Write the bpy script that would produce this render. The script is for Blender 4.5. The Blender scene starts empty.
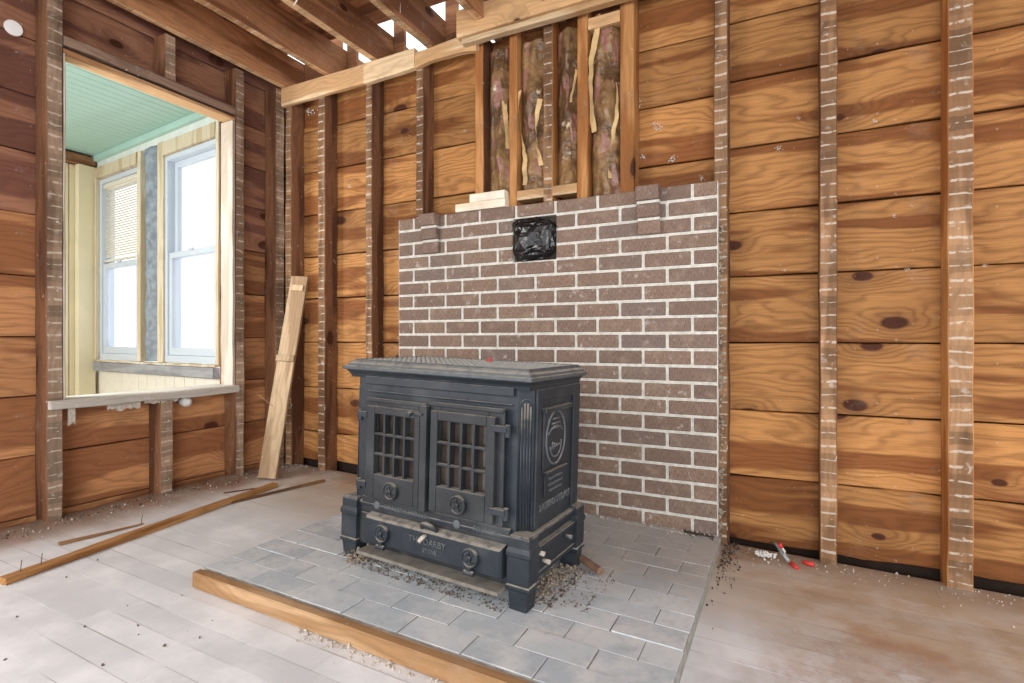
import bpy, bmesh, math, random
from mathutils import Vector, Matrix, noise, Euler
random.seed(7)
SC = bpy.context.scene
COL = SC.collection
R_ = math.radians

# ------------------------------------------------------------------ camera, sky, light, exposure
cam_d = bpy.data.cameras.new('camera')
cam = bpy.data.objects.new('camera', cam_d); COL.objects.link(cam)
cam.location = (0, 0, .84)
cam.rotation_euler = (R_(90), 0, R_(26.8))
cam_d.sensor_width = 36.0
cam_d.lens = 540 / 1024 * 36
cam_d.shift_y = -1.5 / 1024
cam_d.clip_start = .02
SC.camera = cam

W = bpy.data.worlds.new('overcast_sky'); SC.world = W; W.use_nodes = True
W.node_tree.nodes['Background'].inputs['Color'].default_value = (.95, .975, 1, 1)
W.node_tree.nodes['Background'].inputs['Strength'].default_value = 1.45

def area(name, loc, target, sx, sy, power, color=(1, 1, 1)):
    l = bpy.data.lights.new(name, 'AREA'); l.shape = 'RECTANGLE'; l.size = sx; l.size_y = sy
    l.energy = power; l.color = color
    o = bpy.data.objects.new(name, l); COL.objects.link(o); o.location = loc
    o.rotation_euler = (Vector(target) - Vector(loc)).to_track_quat('-Z', 'Y').to_euler()
    return o
area('side_window_daylight', (-2.75, -.75, 1.40), (-.6, 2.0, 1.0), 1.1, 1.5, 50, (1, .985, .96))
area('front_window_daylight', (.9, -2.3, 1.35), (-.6, 2.0, 1.0), 2.2, 1.6, 66, (1, .985, .965))
area('porch_window_daylight', (-3.02, .78, 1.45), (-2.0, 1.06, 1.42), .45, 1.3, 46, (1, .98, .95))
area('porch_fill', (-4.3, .25, 1.2), (-4.3, 2.3, 1.75), 1.4, 1.2, 13, (1, 1, 1))  # added fill lamp, brightens the green porch ceiling

vs = SC.view_settings
vs.view_transform = 'Standard'; vs.look = 'None'; vs.gamma = 1.0; vs.use_curve_mapping = False
vs.exposure = 0.35

# ------------------------------------------------------------------ small helpers
def lin(r, g, b):
    f = lambda c: (c/255/12.92) if c/255 <= .04045 else ((c/255+.055)/1.055)**2.4
    return (f(r), f(g), f(b), 1)

class NT:
    """tiny node builder"""
    def __init__(s, name):
        s.m = bpy.data.materials.new(name); s.m.use_nodes = True
        s.t = s.m.node_tree; s.b = s.t.nodes['Principled BSDF']
    def n(s, typ, **kw):
        x = s.t.nodes.new(typ)
        for k, v in kw.items(): setattr(x, k, v)
        return x
    def put(s, sock, v):
        if isinstance(v, bpy.types.NodeSocket): s.t.links.new(v, sock)
        elif v is not None: sock.default_value = v
    def math(s, op, a, b=None, c=None, clamp=False):
        x = s.n('ShaderNodeMath', operation=op, use_clamp=clamp)
        for i, v in enumerate((a, b, c)): s.put(x.inputs[i], v) if v is not None else None
        return x.outputs[0]
    def ss(s, v, lo, hi, a=0., b=1.):
        x = s.n('ShaderNodeMapRange', interpolation_type='SMOOTHSTEP')
        for i, q in enumerate((v, lo, hi, a, b)): s.put(x.inputs[i], q)
        return x.outputs[0]
    def mix(s, f, a, b, mode='MIX'):
        x = s.n('ShaderNodeMix', data_type='RGBA', blend_type=mode)
        s.put(x.inputs[0], f); s.put(x.inputs[6], a); s.put(x.inputs[7], b)
        return x.outputs[2]
    def xyz(s, a=0., b=0., c=0.):
        x = s.n('ShaderNodeCombineXYZ')
        for i, q in enumerate((a, b, c)): s.put(x.inputs[i], q)
        return x.outputs[0]
    def noise(s, v, scale=1., detail=3., rough=.55, dist=0.):
        x = s.n('ShaderNodeTexNoise'); s.put(x.inputs['Vector'], v)
        x.inputs['Scale'].default_value = scale; x.inputs['Detail'].default_value = detail
        x.inputs['Roughness'].default_value = rough; x.inputs['Distortion'].default_value = dist
        return x.outputs['Fac']
    def obj(s):
        c = s.n('ShaderNodeTexCoord').outputs['Object']
        sp = s.n('ShaderNodeSeparateXYZ'); s.put(sp.inputs[0], c)
        return c, sp.outputs
    def pos(s):
        c = s.n('ShaderNodeNewGeometry').outputs['Position']
        sp = s.n('ShaderNodeSeparateXYZ'); s.put(sp.inputs[0], c)
        return c, sp.outputs
    def rnd(s): return s.n('ShaderNodeObjectInfo').outputs['Random']
    def nz(s):
        c = s.n('ShaderNodeNewGeometry').outputs['Normal']
        sp = s.n('ShaderNodeSeparateXYZ'); s.put(sp.inputs[0], c)
        return sp.outputs[2]
    def bump(s, h, strength=.3, dist=.004):
        x = s.n('ShaderNodeBump'); x.inputs['Strength'].default_value = strength
        x.inputs['Distance'].default_value = dist; s.put(x.inputs['Height'], h)
        s.put(s.b.inputs['Normal'], x.outputs[0])
    def fin(s, col, rough=.7, spec=.3, metal=0.):
        s.put(s.b.inputs['Base Color'], col); s.put(s.b.inputs['Roughness'], rough)
        s.b.inputs['Specular IOR Level'].default_value = spec; s.b.inputs['Metallic'].default_value = metal
        return s.m

def plain(name, rgb, rough=.6, var=.12, scale=30, spec=.3, metal=0., bump=.0):
    k = NT(name); c, _ = k.obj()
    f = k.noise(c, scale, 4)
    d = tuple(x*(1-var) for x in lin(*rgb)[:3])+(1,); e = tuple(min(1, x*(1+var)) for x in lin(*rgb)[:3])+(1,)
    if bump: k.bump(f, bump, .003)
    return k.fin(k.mix(k.ss(f, .3, .7), d, e), rough, spec, metal)

def wood(name, axis, light, heart, knot=(58, 30, 18), knots=1., heartw=.5, grain=.55, dust=.3, dustc=(196, 184, 170), lath=False, tone=.22, scale=1., rough=.72):
    """pine: L runs along the board, c across it"""
    k = NT(name); co, o = k.obj(); r = k.rnd()
    L = o[axis]; oth = [i for i in range(3) if i != axis]
    c = k.math('ADD', o[oth[0]], o[oth[1]])
    L = k.math('MULTIPLY_ADD', r, 37.0, k.math('MULTIPLY', L, scale)); c = k.math('MULTIPLY_ADD', r, 19.0, k.math('MULTIPLY', c, scale))
    vor = k.n('ShaderNodeTexVoronoi', voronoi_dimensions='2D'); vor.inputs['Scale'].default_value = 1.
    wob = k.noise(k.xyz(L, c), 9., 2)
    k.put(vor.inputs['Vector'], k.xyz(k.math('MULTIPLY', L, 2.0), k.math('MULTIPLY_ADD', wob, .06, k.math('MULTIPLY', c, 3.7))))
    d = vor.outputs['Distance']; sc = k.n('ShaderNodeSeparateColor'); k.put(sc.inputs[0], vor.outputs['Color'])
    has = k.math('GREATER_THAN', sc.outputs[0], 1-.48*knots)
    size = k.math('MULTIPLY_ADD', sc.outputs[1], .06, .042)
    kn = k.math('MULTIPLY', k.ss(k.math('DIVIDE', d, size), 1.15, .75), has)
    halo = k.math('MULTIPLY', k.ss(d, .32, .03), has)
    warp = k.noise(k.xyz(k.math('MULTIPLY', L, 1.6), k.math('MULTIPLY', c, 5.)), 1., 3)
    ph = k.math('ADD', k.math('MULTIPLY', c, 210.), k.math('ADD', k.math('MULTIPLY', warp, 60.), k.math('MULTIPLY', halo, 16.)))
    ring = k.math('MULTIPLY_ADD', k.math('SINE', ph), .5, .5)
    fine = k.noise(k.xyz(k.math('MULTIPLY', L, 7.), k.math('MULTIPLY', c, 190.)), 1., 3, .6)
    hz = k.ss(k.noise(k.xyz(k.math('MULTIPLY', L, .9), k.math('MULTIPLY', c, 8.), k.math('MULTIPLY', r, 9.)), 1., 2), .5-.35*(heartw-.5)-.03, .5-.35*(heartw-.5)+.04)
    col = k.mix(hz, lin(*light), lin(*heart))
    g = k.math('MULTIPLY', k.math('ADD', k.math('MULTIPLY', k.math('POWER', ring, 2.2), .85), k.math('MULTIPLY', k.ss(fine, .38, .66), .6)), grain)
    dk = tuple(x*.45 for x in lin(*heart)[:3])+(1,)
    col = k.mix(g, col, k.mix(.55, col, dk))
    col = k.mix(k.math('MULTIPLY', halo, .45), col, dk)
    col = k.mix(kn, col, k.mix(k.noise(co, 60.), lin(*knot), lin(knot[0]*1.5, knot[1]*1.5, knot[2]*1.4)))
    tn = k.math('MULTIPLY_ADD', r, 2*tone, 1-tone)
    col = k.mix(1., col, k.xyz(tn, tn, tn), 'MULTIPLY')
    blot = k.ss(k.noise(co, 3.3, 4), .52, .8)
    col = k.mix(k.math('MULTIPLY', blot, .6), col, dk)
    rgh = rough
    if lath:
        # ghost lines of plaster squeezed between the laths that were nailed here
        z = k.math('ADD', o[axis], k.math('MULTIPLY', k.noise(co, 14., 2), .02))
        z = k.math('MULTIPLY_ADD', z, 1/.049, k.math('MULTIPLY', r, 5.3))
        fr = k.math('FRACT', z); band = k.math('FLOOR', z)
        wn = k.n('ShaderNodeTexWhiteNoise', noise_dimensions='2D'); k.put(wn.inputs['Vector'], k.xyz(band, r))
        wv = wn.outputs['Value']
        lo = k.math('MULTIPLY_ADD', wv, .10, .035)
        line = k.math('MULTIPLY', k.ss(k.math('ABSOLUTE', k.math('SUBTRACT', fr, .5)), lo, k.math('MULTIPLY', lo, .45)), k.ss(k.noise(co, 38., 3), .36, .52))
        tint = k.math('MULTIPLY_ADD', wv, .6, .62)
        col = k.mix(1., col, k.xyz(tint, tint, tint), 'MULTIPLY')
        col = k.mix(.12, col, lin(140, 120, 98))
        col = k.mix(k.math('MULTIPLY', line, .68), col, lin(212, 200, 184))
        smear = k.ss(k.noise(co, 22., 4), .58, .74)
        col = k.mix(k.math('MULTIPLY', smear, .5), col, lin(205, 196, 184))
    fl = k.ss(k.noise(co, 55., 2), .70, .76)
    dd = k.ss(k.noise(co, 6., 5, .7), .55, .8)
    col = k.mix(k.math('MULTIPLY', dd, dust*.6), col, lin(*dustc))
    col = k.mix(k.math('MULTIPLY', fl, dust), col, lin(215, 208, 198))
    k.bump(k.math('ADD', k.math('MULTIPLY', ring, .35), k.math('ADD', fine, k.math('MULTIPLY', kn, -1.2))), .22, .003)
    return k.fin(col, rgh, .25)

def tag(o, label, cat, group=None, kind=None):
    o['label'] = label; o['category'] = cat
    if group: o['group'] = group
    if kind: o['kind'] = kind
    return o

def link(name, verts, faces, mat, parent=None, loc=(0, 0, 0), rot=(0, 0, 0), mi=None, smooth=False):
    me = bpy.data.meshes.new(name); me.from_pydata([tuple(v) for v in verts], [], faces); me.validate()
    bm = bmesh.new(); bm.from_mesh(me); bmesh.ops.recalc_face_normals(bm, faces=bm.faces); bm.to_mesh(me); bm.free()
    for m in (mat if isinstance(mat, (list, tuple)) else [mat]): me.materials.append(m)
    if mi:
        for p, i in zip(me.polygons, mi): p.material_index = i
    if smooth:
        for p in me.polygons: p.use_smooth = True
    o = bpy.data.objects.new(name, me); COL.objects.link(o)
    o.location = loc; o.rotation_euler = rot
    if parent: o.parent = parent
    return o

def empty(name, loc=(0, 0, 0), rot=(0, 0, 0)):
    o = bpy.data.objects.new(name, None); COL.objects.link(o); o.empty_display_size = .1
    o.location = loc; o.rotation_euler = rot
    return o

def plank_data(L, a, b, segs=10, ch=.002, jit=.0015, taper=None):
    """octagonal-section stick along local axis 0, size L x a x b, slightly uneven; returns verts, faces"""
    vs, fs = [], []
    seed = random.random()*100
    for i in range(segs+1):
        x = -L/2 + L*i/segs
        ja = [noise.noise(Vector((x*5+seed, q*7.1, 0)))*jit*2 for q in range(4)]
        s = taper(i/segs) if taper else 1.
        ha, hb = a/2*s, b/2*s
        pts = [(-ha+ch+0, -hb), (ha-ch, -hb), (ha, -hb+ch), (ha, hb-ch), (ha-ch, hb), (-ha+ch, hb), (-ha, hb-ch), (-ha, -hb+ch)]
        for q, (u, v) in enumerate(pts):
            u += ja[0] if u > 0 else ja[1]; v += ja[2] if v > 0 else ja[3]
            vs.append((x, u, v))
    for i in range(segs):
        for q in range(8):
            fs.append((i*8+q, i*8+(q+1) % 8, (i+1)*8+(q+1) % 8, (i+1)*8+q))
    fs.append(tuple(range(7, -1, -1))); fs.append(tuple(segs*8+q for q in range(8)))
    return vs, fs

def plank(name, x, y, z, mat, parent=None, segs=None, ch=.002, jit=.0015, front=None):
    """box-like timber filling ranges x,y,z (world/parent coordinates); long axis found; front='-y'/'+x'... takes material 1"""
    dim = [x[1]-x[0], y[1]-y[0], z[1]-z[0]]; ctr = [(x[0]+x[1])/2, (y[0]+y[1])/2, (z[0]+z[1])/2]
    ax = max(range(3), key=lambda i: dim[i]); ot = [i for i in range(3) if i != ax]
    segs = segs or max(3, int(dim[ax]/.12))
    v, f = plank_data(dim[ax], dim[ot[0]], dim[ot[1]], segs, min(ch, dim[ot[0]]*.3, dim[ot[1]]*.3), jit)
    vv = []
    for p in v:
        q = [0, 0, 0]; q[ax] = p[0]; q[ot[0]] = p[1]; q[ot[1]] = p[2]; vv.append(q)
    mi = None
    if front:
        s = 1 if front[0] == '+' else -1; fa = 'xyz'.index(front[1])
        # octagon sides: 0:-b 2:+a 4:+b 6:-a
        side = {(0, 1): 2, (0, -1): 6, (1, 1): 4, (1, -1): 0}[(ot.index(fa), s)]
        mi = [1 if (i < segs*8 and i % 8 == side) else 0 for i in range(len(f))]
    return link(name, vv, f, mat, parent, ctr, mi=mi)

class MB:
    """collects simple shapes into one mesh"""
    def __init__(s): s.v = []; s.f = []
    def add(s, v, f):
        n = len(s.v); s.v += [tuple(p) for p in v]; s.f += [tuple(i+n for i in q) for q in f]; return s
    def box(s, x0, x1, y0, y1, z0, z1):
        v = [(x, y, z) for x in (x0, x1) for y in (y0, y1) for z in (z0, z1)]
        return s.add(v, [(0, 1, 3, 2), (4, 6, 7, 5), (0, 4, 5, 1), (2, 3, 7, 6), (0, 2, 6, 4), (1, 5, 7, 3)])
    def prism(s, poly, z0, z1, s0=1., s1=1.):
        n = len(poly); v = [(x*s0, y*s0, z0) for x, y in poly]+[(x*s1, y*s1, z1) for x, y in poly]
        return s.add(v, [tuple(range(n))[::-1], tuple(range(n, 2*n))]+[(i, (i+1) % n, n+(i+1) % n, n+i) for i in range(n)])
    def rings(s, rings, cap=True):
        n = len(rings[0]); v = [p for r in rings for p in r]
        f = [(a*n+i, a*n+(i+1) % n, (a+1)*n+(i+1) % n, (a+1)*n+i) for a in range(len(rings)-1) for i in range(n)]
        if cap: f += [tuple(range(n))[::-1], tuple((len(rings)-1)*n+i for i in range(n))]
        return s.add(v, f)
    def tube(s, pts, r, n=8):
        pts = [Vector(p) for p in pts]; rr = r if isinstance(r, (list, tuple)) else [r]*len(pts); rs = []
        for i, p in enumerate(pts):
            t = (pts[min(i+1, len(pts)-1)]-pts[max(i-1, 0)]).normalized()
            u = t.orthogonal().normalized() if i == 0 else (u - t*u.dot(t)).normalized()
            w = t.cross(u)
            rs.append([p+(u*math.cos(a)+w*math.sin(a))*rr[i] for a in [2*math.pi*q/n for q in range(n)]])
        return s.rings(rs)
    def lathe_y(s, cx, cz, prof, n=20):
        """prof: list of (radius, y)"""
        return s.rings([[(cx+r*math.cos(a), y, cz+r*math.sin(a)) for a in [2*math.pi*q/n for q in range(n)]] for r, y in prof])
    def build(s, name, mat, parent=None, loc=(0, 0, 0), rot=(0, 0, 0), smooth=False, bevel=0.):
        o = link(name, s.v, s.f, mat, parent, loc, rot, smooth=smooth)
        if bevel:
            m = o.modifiers.new('bevel', 'BEVEL'); m.width = bevel; m.segments = 2; m.limit_method = 'ANGLE'; m.angle_limit = R_(35)
        return o

def bx(name, x, y, z, mat, parent=None, bevel=0.):
    c = [(x[0]+x[1])/2, (y[0]+y[1])/2, (z[0]+z[1])/2]
    return MB().box(x[0]-c[0], x[1]-c[0], y[0]-c[1], y[1]-c[1], z[0]-c[2], z[1]-c[2]).build(name, mat, parent, c, bevel=bevel)

def chunk_data(rng, s):
    v = [Vector(p) for p in ((1, 0, 0), (-1, 0, 0), (0, 1, 0), (0, -1, 0), (0, 0, 1), (0, 0, -1))]
    f = [(0, 2, 4), (2, 1, 4), (1, 3, 4), (3, 0, 4), (2, 0, 5), (1, 2, 5), (3, 1, 5), (0, 3, 5)]
    rot = Euler((rng.random()*6, rng.random()*6, rng.random()*6)).to_matrix()
    return [rot @ Vector((p.x*rng.uniform(.5, 1.3), p.y*rng.uniform(.4, 1.), p.z*rng.uniform(.4, .9)))*s for p in v], f

def text_mesh(name, body, size, depth, mat, parent, M):
    """raised lettering; M maps text plane (x right, y up, z out) to parent coordinates"""
    cu = bpy.data.curves.new(name, 'FONT'); cu.body = body; cu.size = size; cu.extrude = depth; cu.align_x = 'CENTER'; cu.align_y = 'CENTER'
    cu.resolution_u = 3
    t = bpy.data.objects.new(name+'_tmp', cu); COL.objects.link(t)
    bpy.context.view_layer.update()
    me = bpy.data.meshes.new_from_object(t.evaluated_get(bpy.context.evaluated_depsgraph_get()))
    bpy.data.objects.remove(t); bpy.data.curves.remove(cu)
    me.transform(M); me.materials.clear(); me.materials.append(mat)
    o = bpy.data.objects.new(name, me); COL.objects.link(o); o.parent = parent
    return o

SL = .028                      # the old floor sags towards the right: drop per metre along x
TH = math.atan(SL)
def fz(x): return -SL*(x-.22)
def on_floor(x, y, rz=0., off=0.):
    """location and rotation of something standing on the sloping floor"""
    m = Matrix.Rotation(TH, 4, 'Y') @ Matrix.Rotation(rz, 4, 'Z')
    return (x, y, fz(x)+off), m.to_euler()

# ------------------------------------------------------------------ materials
M = {}
M['board_back'] = wood('pine_sheathing_back', 0, (186, 133, 79), (136, 84, 44), knots=1.1, heartw=.42, dust=.25, grain=.75)
M['board_left'] = wood('pine_sheathing_left', 1, (196, 140, 94), (150, 98, 64), knots=.9, dust=.25, grain=.65)
M['board_left_haze'] = wood('pine_sheathing_haze', 1, (172, 122, 94), (126, 83, 68), knots=.7, dust=.4, grain=.5)  # plum-grey tone paints lens haze into the upper left boards
M['stud'] = wood('old_stud_side', 2, (140, 98, 70), (100, 66, 46), knots=.5, dust=.6, grain=.5)
M['stud_face'] = wood('old_stud_lath_face', 2, (160, 122, 88), (120, 86, 58), knots=.3, dust=.45, grain=.4, lath=True)
M['stud_face_dusty'] = wood('dusty_stud_lath_face', 2, (168, 142, 120), (136, 110, 90), knots=.2, dust=.9, dustc=(206, 198, 188), grain=.4, lath=True)
M['newer_or_lit_stud'] = wood('newer_or_lit_stud', 2, (196, 142, 88), (160, 104, 58), knots=.5, dust=.3, grain=.45)
M['joist'] = wood('old_joist_side', 1, (178, 128, 90), (132, 86, 56), knots=.5, dust=.4, grain=.5)
M['joist_face'] = wood('old_joist_lath_face', 1, (226, 188, 142), (190, 142, 98), knots=.3, dust=.4, grain=.4, lath=True)
M['plate_x'] = wood('top_plate', 0, (224, 196, 158), (198, 158, 114), knots=.5, dust=.35, grain=.55)
M['plate_y'] = wood('header_left', 1, (152, 126, 108), (118, 94, 80), knots=.3, dust=1., dustc=(204, 198, 190), grain=.5)
M['trim_y'] = wood('trim_left', 1, (206, 166, 122), (170, 124, 84), knots=.4, dust=.3, grain=.4)
M['ceil_board'] = wood('subfloor_above', 0, (170, 118, 82), (124, 80, 54), knots=.6, dust=.3)
M['lean_board'] = wood('leaning_board', 2, (200, 172, 138), (168, 138, 106), knots=.3, dust=.5, grain=.5)
M['stick'] = wood('floor_stick', 0, (196, 146, 92), (150, 98, 52), knots=.2, dust=.3, grain=.6)
M['lath_old'] = wood('old_lath', 0, (150, 112, 76), (110, 78, 50), knots=.2, dust=.3, grain=.6)
M['edging'] = wood('hearth_edging', 0, (182, 148, 112), (154, 118, 82), knots=.1, dust=.4, dustc=(200, 190, 178), grain=.5)
M['lip'] = wood('dusty_edging_lip', 0, (186, 166, 146), (156, 134, 114), knots=.0, dust=.8, grain=.5)
M['casing'] = wood('porch_casing', 2, (226, 210, 182), (206, 184, 150), knots=.0, dust=.3, dustc=(240, 236, 228), grain=.3, tone=.08)
M['dark'] = plain('dark_sheathing', (46, 34, 27), .95)
M['white_block'] = wood('fresh_pine', 0, (246, 236, 218), (236, 216, 186), knots=.0, dust=.2, dustc=(255, 250, 240), grain=.25, tone=.03)
M['sill'] = wood('weathered_sill', 1, (212, 206, 198), (190, 182, 172), knots=.0, dust=.9, dustc=(236, 234, 230), grain=.4, tone=.04)
M['jamb'] = wood('weathered_jamb', 2, (186, 176, 162), (164, 152, 136), knots=.0, dust=.6, dustc=(200, 196, 188), grain=.3, tone=.04)
M['apron'] = wood('grey_apron', 0, (170, 168, 170), (150, 147, 150), knots=.0, dust=.4, dustc=(200, 198, 196), grain=.3, tone=.03)
M['green'] = plain('green_ceiling_paint', (174, 206, 194), .55, .05, 3)
M['plaster'] = plain('porch_plaster', (222, 226, 220), .8, .06, 8, bump=.2)
M['panel'] = plain('pale_panelling', (236, 228, 212), .7, .05, 5)
M['cream'] = plain('cream_panelling', (232, 218, 184), .6, .04, 5)
M['pvc'] = plain('white_window_frame', (206, 214, 224), .4, .02, 5)
M['white'] = plain('white_plastic', (250, 250, 248), .5, .02, 5)
M['fluff'] = plain('white_fluff', (226, 224, 220), .95, .1, 60)
M['blind'] = plain('cream_blind', (226, 218, 202), .6, .04, 20)
M['house_wrap'] = plain('grey_insulation', (142, 150, 160), .6, .25, 18, bump=.4)
M['black_foam'] = plain('black_gap', (40, 40, 42), .9)
M['paper'] = plain('kraft_paper', (206, 176, 126), .55, .18, 14, bump=.3)
M['red'] = plain('red_plastic', (214, 62, 60), .4, .08)
M['cable'] = plain('grey_cable', (170, 178, 184), .5, .1)
M['cord'] = plain('white_cord', (225, 220, 210), .6, .06)
M['nail'] = plain('rusty_nail', (96, 74, 60), .6, .2, 80, metal=.4)
M['plasterbit'] = plain('plaster_crumb', (188, 178, 166), .95, .2, 80)
M['grit'] = plain('brown_grit', (92, 80, 68), .95, .35, 60)
M['ash'] = plain('ash', (150, 136, 120), .98, .3, 60)
M['soot'] = plain('dark_grit', (74, 65, 57), .95, .3, 60)
M['rust'] = plain('rusty_pipe', (128, 100, 82), .75, .3, 25, bump=.3)

def floor_mat():
    k = NT('painted_floorboards'); co, o = k.pos(); r = k.rnd()
    oc, oo = k.obj()
    big = k.noise(co, 1.7, 4, .6); mid = k.noise(co, 6., 5, .65)
    st = k.noise(k.xyz(k.math('MULTIPLY', o[0], 3.), k.math('MULTIPLY', o[1], 60.)), 1., 4, .6)
    paint = k.mix(k.ss(mid, .35, .7), lin(214, 216, 220), lin(234, 235, 238))
    worn = k.mix(k.ss(mid, .35, .65), lin(168, 150, 138), lin(196, 184, 175))
    red = k.mix(k.ss(st, .4, .65), lin(172, 122, 98), lin(150, 112, 96))
    worn = k.mix(k.math('MULTIPLY', k.ss(k.noise(co, 3.1, 4, .6), .52, .66), .75), worn, red)
    pale = k.ss(k.noise(co, 4.3, 6, .72), .45, .63)
    worn = k.mix(k.math('MULTIPLY', pale, .9), worn, lin(208, 206, 208))
    # the right-hand side and the strip along the walls lost their paint
    mx = k.ss(k.math('MULTIPLY_ADD', big, .5, o[0]), .0, .35)
    my = k.ss(k.math('MULTIPLY_ADD', big, .55, o[1]), 2.16, 2.5)
    ml = k.math('MULTIPLY', k.ss(k.math('MULTIPLY_ADD', big, -.5, o[0]), -2.62, -2.95), 1.)
    mk = k.math('MAXIMUM', k.math('MAXIMUM', mx, my), ml)
    tan = k.math('MULTIPLY', k.ss(k.math('MULTIPLY_ADD', mid, .4, o[1]), 1.75, 2.1), k.ss(o[0], -2.5, -2.1))
    col = k.mix(mk, paint, worn)
    col = k.mix(k.math('MULTIPLY', tan, .55), col, lin(176, 150, 118))
    dust = k.math('MULTIPLY', k.ss(k.math('MULTIPLY_ADD', mid, .35, o[1]), 2.32, 2.6), .7)
    dustl = k.math('MULTIPLY', k.ss(k.math('MULTIPLY_ADD', mid, -.35, o[0]), -2.62, -2.9), .8)
    col = k.mix(k.math('MAXIMUM', dust, dustl), col, k.mix(st, lin(138, 112, 90), lin(112, 92, 76)))
    joint = k.math('MULTIPLY', k.ss(k.math('ABSOLUTE', oo[1]), .0365, .0388), k.ss(k.noise(k.xyz(k.math('MULTIPLY', o[0], 2.2), k.math('MULTIPLY', r, 40.)), 1., 3), .46, .6))
    col = k.mix(k.math('MULTIPLY', joint, .75), col, lin(120, 112, 106))
    tn = k.math('MULTIPLY_ADD', r, .12, .94)
    col = k.mix(1., col, k.xyz(tn, tn, tn), 'MULTIPLY')
    k.bump(k.math('ADD', st, k.math('MULTIPLY', mid, .5)), .15, .002)
    return k.fin(col, k.ss(mid, .3, .7, .42, .62), .4)
M['floor'] = floor_mat()

def brick_mat():
    k = NT('brown_brick'); co, o = k.obj(); r = k.rnd()
    v = k.n('ShaderNodeVectorMath', operation='ADD'); k.put(v.inputs[0], co); k.put(v.inputs[1], k.xyz(k.math('MULTIPLY', r, 31.), r, k.math('MULTIPLY', r, 17.)))
    p = v.outputs[0]
    wire = k.noise(k.xyz(k.math('MULTIPLY_ADD', r, 50., k.math('MULTIPLY', o[0], 330.)), 0., k.math('MULTIPLY', o[2], 60.)), 1., 3)
    n1 = k.noise(p, 18., 4)
    cr = k.n('ShaderNodeValToRGB'); k.put(cr.inputs[0], r)
    e = cr.color_ramp.elements; e[0].position = 0.; e[0].color = lin(146, 122, 108); e[1].position = 1.; e[1].color = lin(156, 132, 115)
    for ps, c in ((.25, (129, 108, 99)), (.5, (152, 126, 110)), (.7, (130, 116, 112)), (.85, (140, 117, 104))):
        q = e.new(ps); q.color = lin(*c)
    col = k.mix(k.ss(wire, .35, .7), cr.outputs[0], lin(106, 89, 78))
    col = k.mix(k.math('MULTIPLY', k.ss(n1, .5, .75), .5), col, lin(162, 142, 124))
    sm = k.math('MULTIPLY', k.ss(k.noise(p, 26., 5, .7), .57, .74), .7)
    col = k.mix(sm, col, lin(196, 190, 182))
    k.bump(k.math('ADD', wire, n1), .35, .003)
    return k.fin(col, .85, .2)
M['brick'] = brick_mat()
k = NT('pale_mortar'); c, o = k.obj(); n1 = k.noise(c, 40., 5, .7)
k.bump(n1, .5, .004)
M['mortar'] = k.fin(k.mix(k.ss(n1, .3, .7), lin(190, 187, 178), lin(222, 219, 211)), .95, .1)

def tile_mat():
    k = NT('slate_paver'); co, o = k.pos(); r = k.rnd()
    n1 = k.noise(co, 9., 5, .65); n2 = k.noise(co, 34., 4)
    col = k.mix(r, lin(174, 182, 189), lin(196, 201, 205))
    col = k.mix(k.ss(n1, .38, .66), col, lin(206, 208, 209))
    col = k.mix(k.math('MULTIPLY', k.ss(n2, .5, .75), .4), col, lin(152, 157, 162))
    # brown dirt blown out of the stove lies on the back of the hearth
    q = k.math('MULTIPLY', k.ss(k.math('MULTIPLY_ADD', n1, .3, o[1]), 1.72, 2.0), k.ss(o[0], -.95, -.6))
    col = k.mix(k.math('MULTIPLY', q, .5), col, lin(148, 132, 118))
    k.bump(k.math('ADD', n1, n2), .22, .003)
    return k.fin(col, .62, .35)
M['tile'] = tile_mat()
M['grout'] = plain('hearth_grout', (150, 147, 140), .95, .25, 30, bump=.4)

def iron_mat(name, base, dustw=.75):
    k = NT(name); co, o = k.pos(); nz = k.nz()
    n1 = k.noise(co, 30., 5, .65); n2 = k.noise(co, 7., 4)
    dk = tuple(x*.72 for x in lin(*base)[:3])+(1,)
    col = k.mix(k.ss(n1, .3, .7), dk, lin(*base))
    col = k.mix(k.math('MULTIPLY', k.ss(n2, .45, .75), .35), col, lin(92, 96, 98))
    # settled dust lies on every ledge that faces up
    d = k.math('MULTIPLY', k.ss(k.math('MULTIPLY_ADD', n1, .35, nz), .55, .95), k.ss(n1, .2, .55))
    col = k.mix(k.math('MULTIPLY', d, dustw), col, k.mix(n2, lin(186, 180, 168), lin(150, 142, 130)))
    k.bump(n1, .18, .002)
    return k.fin(col, k.math('MULTIPLY_ADD', d, .35, .5), .45, .15)
M['iron'] = iron_mat('blue_black_cast_iron', (44, 51, 59))
M['iron_door'] = iron_mat('brown_black_cast_iron', (48, 51, 55), .7)
M['iron_top'] = iron_mat('dusty_top_iron', (86, 92, 97), .8)
M['iron_letter'] = iron_mat('worn_letter_iron', (96, 101, 105), .6)
M['relief'] = plain('pale_worn_relief', (164, 164, 160), .7, .2, 60)
M['lip_stone'] = plain('dusty_ash_lip', (122, 117, 109), .9, .2, 25, bump=.3)
M['glass_dirty'] = plain('sooty_stove_glass', (62, 54, 48), .12, .5, 12, spec=.6)
k = NT('black_plastic_bag'); c, o = k.obj()
k.bump(k.noise(c, 24., 2, .5, .8), .35, .01)
M['bag'] = k.fin(lin(20, 21, 24), .24, .6)
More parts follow.
